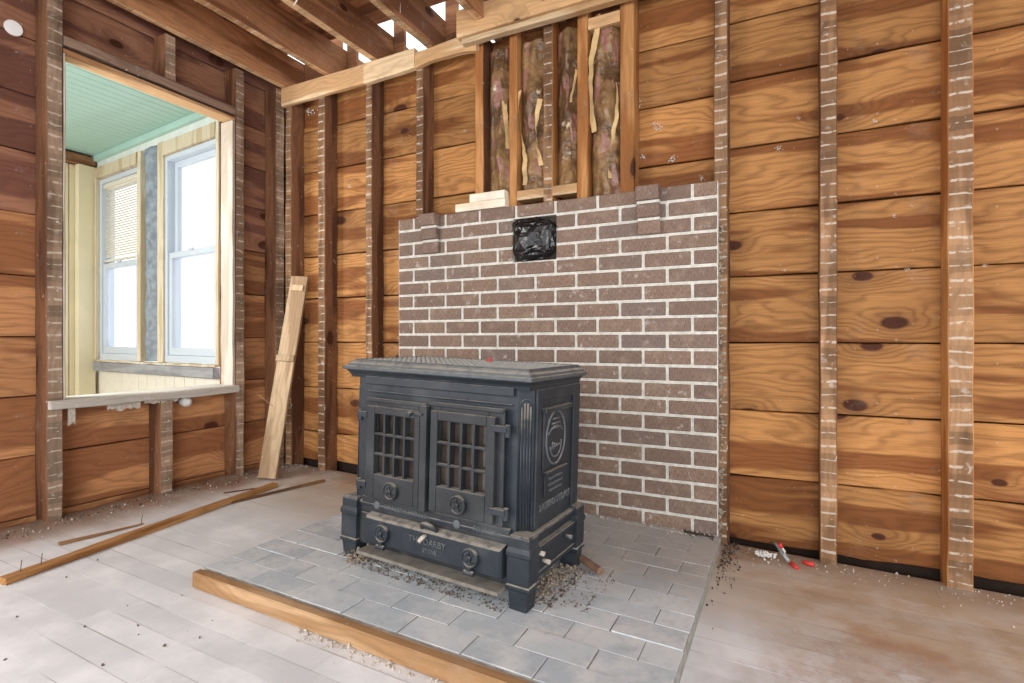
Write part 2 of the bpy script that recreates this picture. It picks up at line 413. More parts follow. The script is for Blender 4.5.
def batt_mat():
    k = NT('kraft_and_pink_insulation'); co, o = k.obj(); r = k.rnd()
    v = k.n('ShaderNodeVectorMath', operation='ADD'); k.put(v.inputs[0], co); k.put(v.inputs[1], k.xyz(k.math('MULTIPLY', r, 31.), r, k.math('MULTIPLY', r, 17.)))
    p = v.outputs[0]
    n1 = k.noise(p, 7., 4, .6, 1.); n2 = k.noise(k.xyz(k.math('MULTIPLY', o[0], 26.), r, k.math('MULTIPLY_ADD', r, 9., k.math('MULTIPLY', o[2], 4.5))), 1., 3)
    col = k.mix(k.ss(n1, .38, .66), lin(92, 68, 46), lin(150, 118, 80))
    col = k.mix(k.ss(n2, .53, .58), col, k.mix(n1, lin(122, 82, 72), lin(168, 122, 108)))
    col = k.mix(k.ss(k.noise(p, 11., 3), .66, .72), col, lin(206, 190, 164))
    k.bump(k.noise(p, 22., 3, .5, 1.2), .6, .02)
    return k.fin(col, .36, .5)
M['batt'] = batt_mat()
k = NT('window_glass'); M['glass'] = k.m
k.b.inputs['Base Color'].default_value = (1, 1, 1, 1); k.b.inputs['Roughness'].default_value = 0.
k.b.inputs['Transmission Weight'].default_value = 1.; k.b.inputs['IOR'].default_value = 1.02

# ------------------------------------------------------------------ floor
fl = link('floor', [(-2.86, -2.6, -.03), (2.2, -2.6, -.03), (2.2, 2.47, -.03), (-2.86, 2.47, -.03), (-2.86, -2.6, -.12), (2.2, -2.6, -.12), (2.2, 2.47, -.12), (-2.86, 2.47, -.12)],
          [(0, 1, 2, 3), (4, 7, 6, 5), (0, 4, 5, 1), (1, 5, 6, 2), (2, 6, 7, 3), (3, 7, 4, 0)], M['dark'])
fl.rotation_euler = (0, TH, 0); fl.location = (0, 0, SL*.22)
tag(fl, 'pale painted and worn strip floorboards of the gutted room', 'floor', kind='structure')
rng = random.Random(3)
y = 2.365; pitch = .0785; row = 0
while y > -1.6:
    x0 = -2.80 + rng.uniform(-.012, .012)
    x1 = 2.1
    cuts = [x0]; cx = x0 + rng.uniform(1., 2.4)
    while cx < x1-.5: cuts.append(cx); cx += rng.uniform(1.6, 2.8)
    cuts.append(x1)
    for a, b in zip(cuts, cuts[1:]):
        plank('floorboard', (a+.0006, b-.0006), (y-pitch+.0002, y-.0002), (-.026, rng.uniform(-.0002, .0002)), M['floor'], fl, segs=6, ch=.0001, jit=.0002)
    y -= pitch; row += 1

# ------------------------------------------------------------------ back wall
YB, YS, YK = 2.43, 2.33, 2.277
wb = MB().box(-2.9, 2.0, 2.462, 2.50, -.15, 2.37).build('wall_back', M['dark'])
tag(wb, 'bare timber back wall of knotty pine boards and old studs', 'wall', kind='structure')
JL = [.10, .275, .548, .825, 1.093, 1.353, 1.612, 1.876, 2.134, 2.37]
JR = [.008, .278, .55, .827, 1.102, 1.368, 1.637, 1.917, 2.162, 2.42]
for J, xa, xb in ((JL, -2.84, -.232), (JR, -.230, 2.0)):
    for i in range(len(J)-1):
        g = rng.uniform(.003, .0065)
        yo = rng.uniform(-.002, .003)
        plank('board', (xa, xb-.001), (YB+yo, YB+.028), (J[i]+g, J[i+1]-g*.4), M['board_back'], wb, jit=.009 if i == 0 else .002, ch=.003)
STUDS = [(-2.735, -2.683), (-2.461, -2.406), (-2.096, -2.05), (-1.748, -1.702), (-.257, -.205), (.118, .174), (.500, .570), (.905, .962), (1.3, 1.36)]
for a, b in STUDS:
    plank('stud', (a, b), (YS, YB-.001), (fz(a)-.06, 2.36), [M['newer_or_lit_stud'] if a > .4 else M['stud'], M['stud_face']], wb, jit=.0025, ch=.003, front='-y')  # right-hand studs get paler sides, side light painted into the wood colour
# newer framing around the old opening above the bricks
for i, (a, b) in enumerate([(-1.385, -1.335), (-1.193, -1.153), (-1.012, -.966), (-.845, -.795), (-.646, -.585)]):
    face = M['stud_face'] if i in (2,) else M['newer_or_lit_stud']
    plank('stud', (a, b), (YS, YB-.001), (1.44 if i not in (0,) else 1.46, 2.36), [M['newer_or_lit_stud'] if i else M['stud'], face], wb, jit=.002, ch=.003, front='-y')
plank('blocking', (-1.152, -.846), (YS+.002, YS+.075), (1.512, 1.558), M['plate_x'], wb)
plank('blocking', (-.794, -.647), (YS+.004, YS+.08), (2.245, 2.295), M['plate_x'], wb)
# long top plate with a waney lower edge, and the doubled plate on the right
def waney(name, x0, x1, ya, yb, zlo, zhi, mat, parent, n=40, amp=.012):
    vs, fs = [], []
    xm, zm = (x0+x1)/2, (zlo(0)+zhi(0))/2
    for i in range(n+1):
        t = i/n; x = x0+(x1-x0)*t
        lo = zlo(t)+amp*noise.noise(Vector((x*6, 1.3, zlo(0)))); hi = zhi(t)+amp*.5*noise.noise(Vector((x*5, 7.7, zhi(0))))
        for (yy, zz) in ((ya+.004, lo), (ya, lo+.01), (ya, hi-.004), (ya+.004, hi), (yb, hi), (yb, lo)):
            vs.append((x-xm, yy-ya, zz-zm))
    for i in range(n):
        for q in range(6): fs.append((i*6+q, i*6+(q+1) % 6, i*6+6+(q+1) % 6, i*6+6+q))
    fs += [tuple(range(6))[::-1], tuple(n*6+q for q in range(6))]
    return link(name, vs, fs, mat, parent, (xm, ya, zm))
waney('top_plate', -2.735, -2.084, YS-.03, YS-.001, lambda t: 2.262+.004*t, lambda t: 2.372, M['plate_x'], wb, 24, .008)
waney('top_plate', -2.082, -1.735, YS-.033, YS-.001, lambda t: 2.262+.008*t, lambda t: 2.375, M['plate_x'], wb, 16, .010)
waney('top_plate', -1.733, -1.36, YS-.03, YS-.001, lambda t: 2.268+.02*math.sin(t*3.1), lambda t: 2.352+.025*t*t, M['plate_x'], wb, 18, .012)
waney('top_plate', -1.44, 1.9, YS-.085, YS-.031, lambda t: 2.325, lambda t: 2.46, M['plate_x'], wb, 40, .004)
waney('top_plate', -1.42, 1.9, YS-.070, YS-.031, lambda t: 2.296, lambda t: 2.324, M['plate_x'], wb, 40, .004)

# ------------------------------------------------------------------ left wall with the opening to the porch
XB, XS = -2.838, -2.738
OY0, OY1, OZ0, OZ1 = 1.19, 1.99, .56, 2.085
wl = MB().box(-2.90, -2.872, -1.0, OY0-.02, -.15, 2.75).box(-2.885, -2.872, OY1+.02, 2.46, -.15, 2.75).box(-2.90, -2.872, OY0-.02, OY1+.02, -.15, OZ0-.02).box(-2.90, -2.872, OY0-.02, OY1+.02, OZ1+.02, 2.75).build('wall_left', M['dark'])
tag(wl, 'bare timber left wall of reddish boards around the porch opening', 'wall', kind='structure')
JW = [-.08, .096, .351, .603, .853, 1.109, 1.369, 1.630, 1.868, 2.108, 2.36, 2.6]
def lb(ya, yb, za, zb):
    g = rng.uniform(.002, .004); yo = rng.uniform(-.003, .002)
    plank('board', (XB-.03, XB+yo), (ya, yb), (za+g, zb-g*.4), M['board_left_haze' if za > 1.3 else 'board_left'], wl, jit=.0014, ch=.003)
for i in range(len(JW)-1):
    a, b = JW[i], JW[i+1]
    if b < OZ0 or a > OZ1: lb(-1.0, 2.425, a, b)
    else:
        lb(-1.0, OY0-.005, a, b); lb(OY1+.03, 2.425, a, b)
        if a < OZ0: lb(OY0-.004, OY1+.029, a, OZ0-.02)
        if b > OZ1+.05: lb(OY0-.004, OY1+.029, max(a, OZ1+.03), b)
def lstud(ya, yb, za, zb, nm='stud', ms=None):
    plank(nm, (XB+.003, XS), (ya, yb), (za, zb), ms or [M['stud'], M['stud_face_dusty']], wl, jit=.0025, ch=.003, front='+x')
for ya, yb in ((1.132, 1.188), (1.996, 2.05), (2.262, 2.325)): lstud(ya, yb, .0, 2.36)
for ya, yb in ((.30, .355), (.70, .755)): lstud(ya, yb, .0, 2.36)
lstud(1.59, 1.65, .02, OZ0-.02); lstud(1.612, 1.664, 2.142, 2.36)
plank('header', (XB+.003, XS+.004), (1.19, 1.994), (2.096, 2.14), M['plate_y'], wl, jit=.005, ch=.004)
# linings of the opening
tr = empty('trim_1'); tag(tr, 'weathered wooden lining and sill around the porch opening', 'trim', kind='structure')
plank('head_lining', (-2.83, XS+.003), (1.19, 1.99), (2.066, 2.082), M['trim_y'], tr)
plank('jamb', (-2.835, XS+.002), (1.975, 1.992), (.589, 2.060), M['jamb'], tr)
plank('jamb', (-2.835, XS+.002), (1.190, 1.197), (.589, 2.060), M['jamb'], tr)
plank('window_sill', (-2.91, XS+.03), (1.135, 1.998), (.548, .587), M['sill'], tr, jit=.003, ch=.004)
# torn plaster skim hanging below the sill
mb = MB(); seedv = 3.1
for (ya, yb, dep) in ((1.36, 1.50, .055), (1.52, 1.68, .03), (1.21, 1.235, .16)):
    n = 14; top = .547
    for side in (0, .006):
        pass
    vs = []; fs = []
    for i in range(n+1):
        yy = ya+(yb-ya)*i/n; dz = dep*(.35+.65*abs(noise.noise(Vector((yy*31, 2.2, dep*9)))))
        for xx in (XS-.012, XS-.004):
            vs += [(xx, yy, top), (xx, yy, top-dz)]
    for i in range(n):
        b0 = i*4; fs += [(b0, b0+1, b0+5, b0+4), (b0+2, b0+6, b0+7, b0+3), (b0+1, b0+3, b0+7, b0+5), (b0, b0+4, b0+6, b0+2)]
    fs += [(0, 2, 3, 1), (n*4, n*4+1, n*4+3, n*4+2)]
    mb.add(vs, fs)
o = mb.build('plaster_skim', M['plasterbit'], tr)

# ------------------------------------------------------------------ ceiling: joists and the boards above
ce = MB().box(-2.95, 2.0, -1.4, 2.35, 2.60, 2.63).build('ceiling', M['ceil_board'])
tag(ce, 'open ceiling of dark old joists under rough boards', 'ceiling', kind='structure')
yy = -1.4
while yy < 2.19:
    plank('ceiling_board', (-2.9, 2.0), (yy+.003, yy+.147), (2.572, 2.598), M['ceil_board'], ce, segs=8)
    yy += .15
for i in range(13):
    xr = -2.695+.352*i
    plank('joist', (xr-.046, xr), (-1.4, 2.78), (2.377, 2.571), [M['joist'], M['joist_face']], ce, segs=24, jit=.003, ch=.003, front='-z')
# blocking boards closing part of each bay over the back wall; daylight shows beside them
for i in range(13):
    xr = -2.695+.352*i
    if i == 0 or i > 3:
        plank('rim_board', (xr+.002, xr+.304), (2.44, 2.465), (2.372, 2.80), M['ceil_board'], ce)
    else:
        plank('rim_board', (xr+.002, xr+.075), (2.44, 2.465), (2.372, 2.80), M['ceil_board'], ce)

# ------------------------------------------------------------------ porch beyond the opening
pr = R_(-5.7)
wp = MB().box(-1.25, 1.02, .02, .12, 2.31, 2.46).box(-1.25, 1.02, .04, .12, -.1, .60).build('wall_porch', M['plaster'], None, (-4.3, 2.42, 0), (0, 0, pr))
tag(wp, 'pale porch wall with two bright windows seen through the opening', 'wall', kind='structure')
bx('frieze', (-1.25, 1.02), (0, .019), (2.30, 2.352), M['plaster'], wp)
bx('crown_moulding', (-1.25, 1.02), (-.03, .019), (2.353, 2.40), M['green'], wp, .004)
x = -1.2
while x < 1.0:
    bx('panel_board', (x+.002, x+.138), (.012, .038), (-.1, .575), M['panel'], wp, .002); x += .14
plank('apron', (-.985, .935), (-.035, .011), (.586, .655), M['apron'], wp)
plank('stool', (-.985, .935), (-.02, .036), (.658, .674), M['casing'], wp)
for (a, b) in ((-.178, -.128), (.136, .222)):
    plank('jamb_stud', (a, b), (-.012, .10), (.676, 2.30), M['casing'], wp)
plank('casing', (-1.03, -.91), (-.02, .03), (.676, 2.296), M['casing'], wp)
plank('head_casing', (-.905, -.182), (-.02, .03), (2.205, 2.296), M['casing'], wp)
plank('head_casing', (.226, .93), (-.02, .03), (2.195, 2.290), M['casing'], wp)
plank('casing', (.938, .975), (-.02, .03), (.676, 2.29), M['casing'], wp)
plank('side_casing', (-.907, -.888), (-.028, .02), (.68, 2.2), M['casing'], wp)
def window(name, x0, x1, label):
    w = empty(name, (-4.3, 2.42, 0), (0, 0, pr)); tag(w, label, 'window', kind='structure')
    z0, z1, zm = .678, 2.19, 1.46
    def ring(nm, xa, xb, ya, yb, za, zb, t, tb=None):
        tb = tb or t
        m = MB(); m.box(xa, xa+t, ya, yb, za, zb); m.box(xb-t, xb, ya, yb, za, zb); m.box(xa+t, xb-t, ya, yb, zb-t, zb); m.box(xa+t, xb-t, ya, yb, za, za+tb)
        return m.build(nm, M['pvc'], w, bevel=.003)
    ring('frame', x0, x1, .0, .10, z0, z1, .035, .05)
    s = ring('lower_sash', x0+.036, x1-.036, .012, .045, z0+.051, zm+.02, .042, .055)
    bx('pane', (x0+.078, x1-.078), (.026, .030), (z0+.106, zm-.022), M['glass'], w)
    s2 = ring('upper_sash', x0+.036, x1-.036, .05, .085, zm-.02, z1-.036, .042)
    bx('pane', (x0+.078, x1-.078), (.066, .070), (zm+.022, z1-.078), M['glass'], w)
    m = MB().box((x0+x1)/2-.03, (x0+x1)/2+.03, -.002, .012, zm+.012, zm+.03).build('sash_lock', M['pvc'], w, bevel=.003)
    return w
window('window_1', -.885, -.182, 'white sash porch window with a cream blind in its upper half')
window('window_2', .226, .936, 'white sash porch window without blind, nearer the jamb')
# venetian blind in window 1
bl = empty('venetian_blind', (-4.3, 2.42, 0), (0, 0, pr)); tag(bl, 'cream slatted blind pulled halfway down in the far porch window', 'blind')
bx('headrail', (-.845, -.222), (.0115, .0445), (2.115, 2.150), M['blind'], bl)
z = 2.10; i = 0
while z > 1.52:
    MB().add([(-.838, .022, z-.010), (-.229, .022, z-.010), (-.229, .034, z+.009), (-.838, .034, z+.009), (-.838, .0235, z-.0105), (-.229, .0235, z-.0105), (-.229, .0355, z+.0085), (-.838, .0355, z+.0085)],
             [(0, 1, 2, 3), (7, 6, 5, 4), (0, 4, 5, 1), (1, 5, 6, 2), (2, 6, 7, 3), (3, 7, 4, 0)]).build('slat', M['blind'], bl); z -= .02; i += 1
bx('bottom_rail', (-.838, -.229), (.018, .038), (1.495, 1.512), M['blind'], bl)
# grey insulation stuffed between the two windows
def crumple(name, x0, x1, z0, z1, ydepth, amp, mat, parent=None, loc=(0, 0, 0), rot=(0, 0, 0), nx=12, nz=60, seed=0., fx=14, fzv=6, bulge=.5, thick=.02):
    vs, fs = [], []
    for j in range(nz+1):
        for i in range(nx+1):
            u, v = i/nx, j/nz; x = x0+(x1-x0)*u; z = z0+(z1-z0)*v
            p = Vector((x*fx+seed, seed*1.7, z*fzv))
            h = noise.ridged_multi_fractal(p, .9, 2.1, 4, 1., 2.)*.5 + noise.noise(p*2.3)*.5
            e = 4*u*(1-u)
            y = -amp*(h*.6+bulge*e)*(.35+.65*e)
            x += .012*noise.noise(Vector((z*9, x*3+seed, 5)))*e
            vs.append((x, ydepth+y, z))
    n = nx+1
    for j in range(nz):
        for i in range(nx): fs.append((j*n+i, j*n+i+1, (j+1)*n+i+1, (j+1)*n+i))
    base = len(vs)
    for (x, z) in ((x0, z0), (x1, z0), (x1, z1), (x0, z1)): vs.append((x, ydepth+thick, z))
    bot = list(range(n)); top = [nz*n+i for i in range(n)]; lft = [j*n for j in range(nz+1)]; rgt = [j*n+nx for j in range(nz+1)]
    fs += [tuple(bot[::-1]+[base, base+1]), tuple(top+[base+2, base+3]), tuple(lft+[base+3, base]), tuple(rgt[::-1]+[base+1, base+2]), (base, base+3, base+2, base+1)]
    return link(name, vs, fs, mat, parent, loc, rot, smooth=True)
o = crumple('insulation_strip', -.126, .134, .68, 2.295, .035, .06, M['house_wrap'], None, (-4.3, 2.42, 0), (0, 0, pr), 10, 80, 4.2, 12, 5)
tag(o, 'crumpled grey insulation stuffed between the two porch windows', 'insulation')
# dark end studs beside the opening
plank('end_stud', (.99, 1.012), (-.02, .019), (.02, 2.30), M['stud'], wp)
# far-left porch wall
wq = MB().box(-5.36, -5.30, .1, 2.56, -.1, 2.46).build('wall_porch_left', M['plaster'])
tag(wq, 'cream panelled end wall of the porch', 'wall', kind='structure')
yy = .12
i = 0
while yy < 2.40:
    bx('panel_board', (-5.299, -5.272-(.006 if i % 2 else 0)), (yy+.002, yy+.128), (-.1, 2.30), M['cream'], wq, .008); yy += .13; i += 1
plank('beam', (-5.299, -5.22), (.12, 2.50), (2.305, 2.385), M['joist'], wq)
plank('corner_post', (-5.271, -5.215), (2.37, 2.495), (-.1, 2.30), M['cream'], wq)
cp = MB().box(-5.40, -2.90, .1, 2.64, 2.425, 2.47).build('ceiling_porch', M['green'])
tag(cp, 'pale green beadboard porch ceiling', 'ceiling', kind='structure')
x = -5.29
while x < -2.92:
    bx('bead_board', (x+.0015, x+.0775), (.1, 2.63), (2.401, 2.4245), M['green'], cp, .003); x += .079
fp = MB().box(-5.36, -2.905, .1, 2.5, -.15, -.10).build('floor_porch', M['panel'])
tag(fp, 'pale floor of the porch below the opening', 'floor', kind='structure')

# ------------------------------------------------------------------ brick breast
bk = empty('brick_breast', (-1.03, YK, .05)); tag(bk, 'brown brick chimney breast with pale mortar behind the black stove', 'brick wall')
BX0, BX1, TOPZ, CH, BL = -1.826, -.234, 1.478, .0677, .199
HX0, HX1 = -1.146, -.926
def lx(x): return x+1.03
def lz(z): return z-.05
hz1, hz0 = TOPZ-CH, TOPZ-4*CH
mb = MB()
zb0 = -.02
for (a, b, c, d) in ((BX0+.003, HX0, zb0, TOPZ-.006), (HX1, BX1-.003, zb0, TOPZ-.006), (HX0, HX1, zb0, hz0), (HX0, HX1, hz1, TOPZ-.006)):
    mb.box(lx(a), lx(b), .0045, .049, lz(c), lz(d))
mb.build('mortar', M['mortar'], bk)
MB().box(lx(HX0), lx(HX1), .042, .0485, lz(hz0), lz(hz1)).build('flue_back', M['soot'], bk)
_bc = {}
def brick(xa, xb, za, zb, ya=0., yb=.04):
    w, h, d = xb-xa, zb-za, yb-ya
    key = (round(w, 2), round(h, 3), round(d, 3), rng.randrange(3))
    if key not in _bc:
        w0, h0, d0 = key[0], h, d; s = rng.random()*50
        m = bmesh.new(); bmesh.ops.create_cube(m, size=1.)
        for v in m.verts: v.co = Vector((v.co.x*w0, v.co.y*d0, v.co.z*h0))
        bmesh.ops.bevel(m, geom=m.edges[:], offset=.003, segments=1, affect='EDGES')
        for v in m.verts: v.co += Vector([noise.noise(v.co*40+Vector((s, q*9., 0)))*.0012 for q in range(3)])
        me = bpy.data.meshes.new('brick'); m.to_mesh(me); m.free(); me.materials.append(M['brick']); _bc[key] = me
    o = bpy.data.objects.new('brick', _bc[key]); COL.objects.link(o); o.parent = bk
    o.location = (lx((xa+xb)/2), (ya+yb)/2+rng.uniform(-.0012, .0012), lz((za+zb)/2)); o.scale.x = w/key[0]
    return o
MG = .0063
for c in range(22):
    zt = TOPZ-c*CH; zbm = zt-CH
    edges = [BX0] + [BX1-BL*q-(BL/2 if c % 2 == 0 else 0) for q in range(8, -1, -1)] + [BX1]
    edges = sorted(set(e for e in edges if BX0 <= e <= BX1 and (e == BX0 or e-BX0 > .03)))
    edges = [e for i, e in enumerate(edges) if i == 0 or e-edges[i-1] > .02]
    for a, b in zip(edges, edges[1:]):
        segs = [(a, b)]
        if 1 <= c <= 3:
            segs = []
            if a < HX0: segs.append((a, min(b, HX0+MG)))
            if b > HX1: segs.append((max(a, HX1-MG), b))
        for (p, q) in segs:
            if q-p-2*MG > .012: brick(p+MG, q-MG, zbm+MG, zt-MG)
# corbelled header bricks that once carried a mantel
for (xc, n) in ((-1.605, 3), (-.505, 3)):
    for j in range(n):
        zt = TOPZ-j*CH; pj = .055-.017*j
        brick(xc-.047, xc+.047, zt-CH+MG, zt-MG+(.004 if j == 0 else 0), -pj, -.003)
        if j < 2: MB().box(lx(xc-.045), lx(xc+.045), -pj+.018, -.003, lz(zt-CH-MG+.0005), lz(zt-CH+MG-.0005)).build('mortar_bed', M['mortar'], bk)
# mortar squeezed out along the right edge
mb = MB(); rg = random.Random(5)
for i in range(150):
    z = rg.uniform(.05, 1.3); s = rg.uniform(.004, .013)
    v, f = chunk_data(rg, s); off = Vector((lx(BX1)+rg.uniform(.0, .014), rg.uniform(.005, .045), lz(z)))
    mb.add([p+off for p in v], f)
o = mb.build('mortar_drips', M['ash'], bk); o['kind'] = 'stuff'

# crumpled black bag in the flue hole
m = bmesh.new(); bmesh.ops.create_icosphere(m, subdivisions=3, radius=1.)
rb = random.Random(31)
for v in m.verts:
    n = v.co.normalized()
    rr = 1.04+.16*noise.noise(n*2.2+Vector((3, 1, 8)))+rb.uniform(-.13, .10)
    sx = (abs(n.x)**.62)*(1 if n.x > 0 else -1); sz = (abs(n.z)**.62)*(1 if n.z > 0 else -1)
    x, z = sx*.104*rr, sz*.094*rr
    if n.y > -.2: x = max(-.107, min(.107, x)); z = max(-.098, min(.098, z))
    v.co = Vector((x, n.y*.052*rr if n.y < 0 else n.y*.034, z))
bmesh.ops.subdivide_edges(m, edges=m.edges[:], cuts=1, use_grid_fill=True)
for v in m.verts: v.co += Vector((rb.uniform(-.002, .002), rb.uniform(-.004, .002) if v.co.y < .01 else 0, rb.uniform(-.002, .002)))
me = bpy.data.meshes.new('plastic_bag'); m.to_mesh(me); m.free(); me.materials.append(M['bag'])
o = bpy.data.objects.new('plastic_bag', me); COL.objects.link(o); o.location = (-1.036, YK+.006, 1.309)
tag(o, 'crumpled shiny black plastic bag stuffed into the flue hole', 'plastic bag')

# two pale offcuts on the bricks
o = plank('wood_block', (-1.475, -1.195), (2.29, 2.42), (1.480, 1.520), M['white_block'], None, jit=.0006)
tag(o, 'lower and longer of two pale wood offcuts lying on the brickwork', 'wood block', 'pale offcuts on the bricks')
o = plank('wood_block', (-1.395, -1.20), (2.295, 2.42), (1.522, 1.562), M['white_block'], None, jit=.0006)
tag(o, 'upper and shorter of two pale wood offcuts on the brickwork', 'wood block', 'pale offcuts on the bricks')

# insulation batts between the newer studs
spans = [(-1.333, -1.195, 'first bay from the left, beside the old stud'), (-1.151, -1.014, 'second bay, left of the plaster-striped stud'), (-.964, -.847, 'third bay, right of the plaster-striped stud'), (-.793, -.648, 'rightmost bay, beside the thick stud')]
for i, (a, b, wh) in enumerate(spans):
    zl = 1.56 if i in (1, 2) else 1.482
    o = crumple('insulation_batt', a+.002-(a+b)/2, b-.002-(a+b)/2, zl-1.9, 2.285-1.9-(.045 if i == 3 else 0), 0., .085, M['batt'], None, ((a+b)/2, 2.40, 1.9), (0, 0, 0), 22, 130, 3.3*i+1, 9, 3.0, .25, .025)
    tag(o, 'torn kraft and pink insulation batt in '+wh, 'insulation', 'insulation batts above the bricks')
    # torn paper flanges curling off the batt
    r2 = random.Random(20+i)
    for q in ((1,) if i in (0, 2) else (0, 1)):
        xx = (b-a)/2*(.55 if q else -.72); z0 = r2.uniform(-.36, -.1); ln = r2.uniform(.25, .55); w = r2.uniform(.012, .028)
        vs = []; fs = []; n = 26
        for s in range(n+1):
            t = s/n; z = z0+ln*t
            cx = xx+.02*math.sin(t*5+q+i)+.008*noise.noise(Vector((t*9, i, q))); yy = -.048-.014*math.sin(t*7+i)
            ang = 1.1*math.sin(t*4+i*2+q)
            dx, dy = w/2*math.cos(ang), w/2*math.sin(ang)
            for e in (0, .0012): vs += [(cx-dx, yy-dy-e, z), (cx+dx, yy+dy-e, z)]
        for s in range(n):
            k0 = s*4; fs += [(k0, k0+1, k0+5, k0+4), (k0+2, k0+6, k0+7, k0+3), (k0, k0+4, k0+6, k0+2), (k0+1, k0+3, k0+7, k0+5)]
        fs += [(0, 2, 3, 1), (n*4, n*4+1, n*4+3, n*4+2)]
        link('paper_flange', vs, fs, M['paper'], o)

# ------------------------------------------------------------------ hearth
HXC = -.955
loc, rot = on_floor(HXC, 1.07)
he = empty('hearth', loc, rot); tag(he, 'raised hearth of grey slate pavers with a wooden front edging', 'hearth')
HL, HR, HD = -1.69-HXC, -.226-HXC, 2.275-1.07
MB().box(HL, HR, .046, HD, .001, .0474).build('bed', M['grout'], he)
plank('edging', (HL+.014, HR+.03), (0., .030), (.001, .052), M['edging'], he, jit=.0006, ch=.003)
plank('edging_lip', (HL+.018, HR+.03), (.0305, .045), (.001, .044), M['lip'], he, jit=.0006)
rp = .0935
_tc = {}
def tile(xa, xb, ya, yb):
    w, d = xb-xa, yb-ya; key = (round(w, 2), round(d, 2), rng.randrange(4))
    if key not in _tc:
        m = bmesh.new(); bmesh.ops.create_cube(m, size=1.); s = rng.random()*40
        for v in m.verts: v.co = Vector((v.co.x*key[0], v.co.y*key[1], v.co.z*.03))
        bmesh.ops.bevel(m, geom=[e for e in m.edges if e.verts[0].co.z > 0 or e.verts[1].co.z > 0], offset=.0008, segments=1, affect='EDGES')
        for v in m.verts: v.co += Vector([noise.noise(v.co*12+Vector((s, q*9., 0)))*.0016 for q in range(3)])
        me = bpy.data.meshes.new('paver'); m.to_mesh(me); m.free(); me.materials.append(M['tile']); _tc[key] = me
    o = bpy.data.objects.new('paver', _tc[key]); COL.objects.link(o); o.parent = he
    o.location = ((xa+xb)/2, (ya+yb)/2, .035+rng.uniform(-.0012, .0012)); o.scale = (w/key[0], d/key[1], 1)
    o.rotation_euler = (rng.uniform(-.006, .006), rng.uniform(-.004, .004), rng.uniform(-.004, .004))
y0 = .047; rown = 0
while y0 < HD-.01:
    y1 = min(y0+rp, HD)
    ref = (-.417 if rown % 2 else -.32)-HXC
    ed = [HL]+[ref-.194*q for q in range(8, -2, -1) if HL+.03 < ref-.194*q < HR-.02]+[HR]
    for a, b in zip(ed, ed[1:]):
        ga, gb = rng.uniform(.001, .0045), rng.uniform(.0008, .002)
        tile(a+ga, b-ga*.5, y0+gb, y1-gb)
    y0 = y1; rown += 1

# ------------------------------------------------------------------ the cast-iron stove
loc, rot = on_floor(-1.0, 1.377, R_(-3), .0505)
st = empty('wood_stove', loc, rot); tag(st, 'black cast-iron double-door stove on the slate hearth', 'stove')
I, ID = M['iron'], M['iron_door']
def sb(name, x, y, z, mat=I, parent=st, bevel=.003): return bx(name, x, y, z, mat, parent, bevel)
def oct_poly(hx, y0, y1, c): return [(-hx, y0+c), (-hx+c, y0), (hx-c, y0), (hx, y0+c), (hx, y1), (-hx, y1)]
# body with canted front corners
MB().prism([(-.358, .066), (-.322, .03), (.299, .03), (.335, .066), (.335, .385), (-.358, .385)], .2, .625).build('body', I, st, bevel=.002)
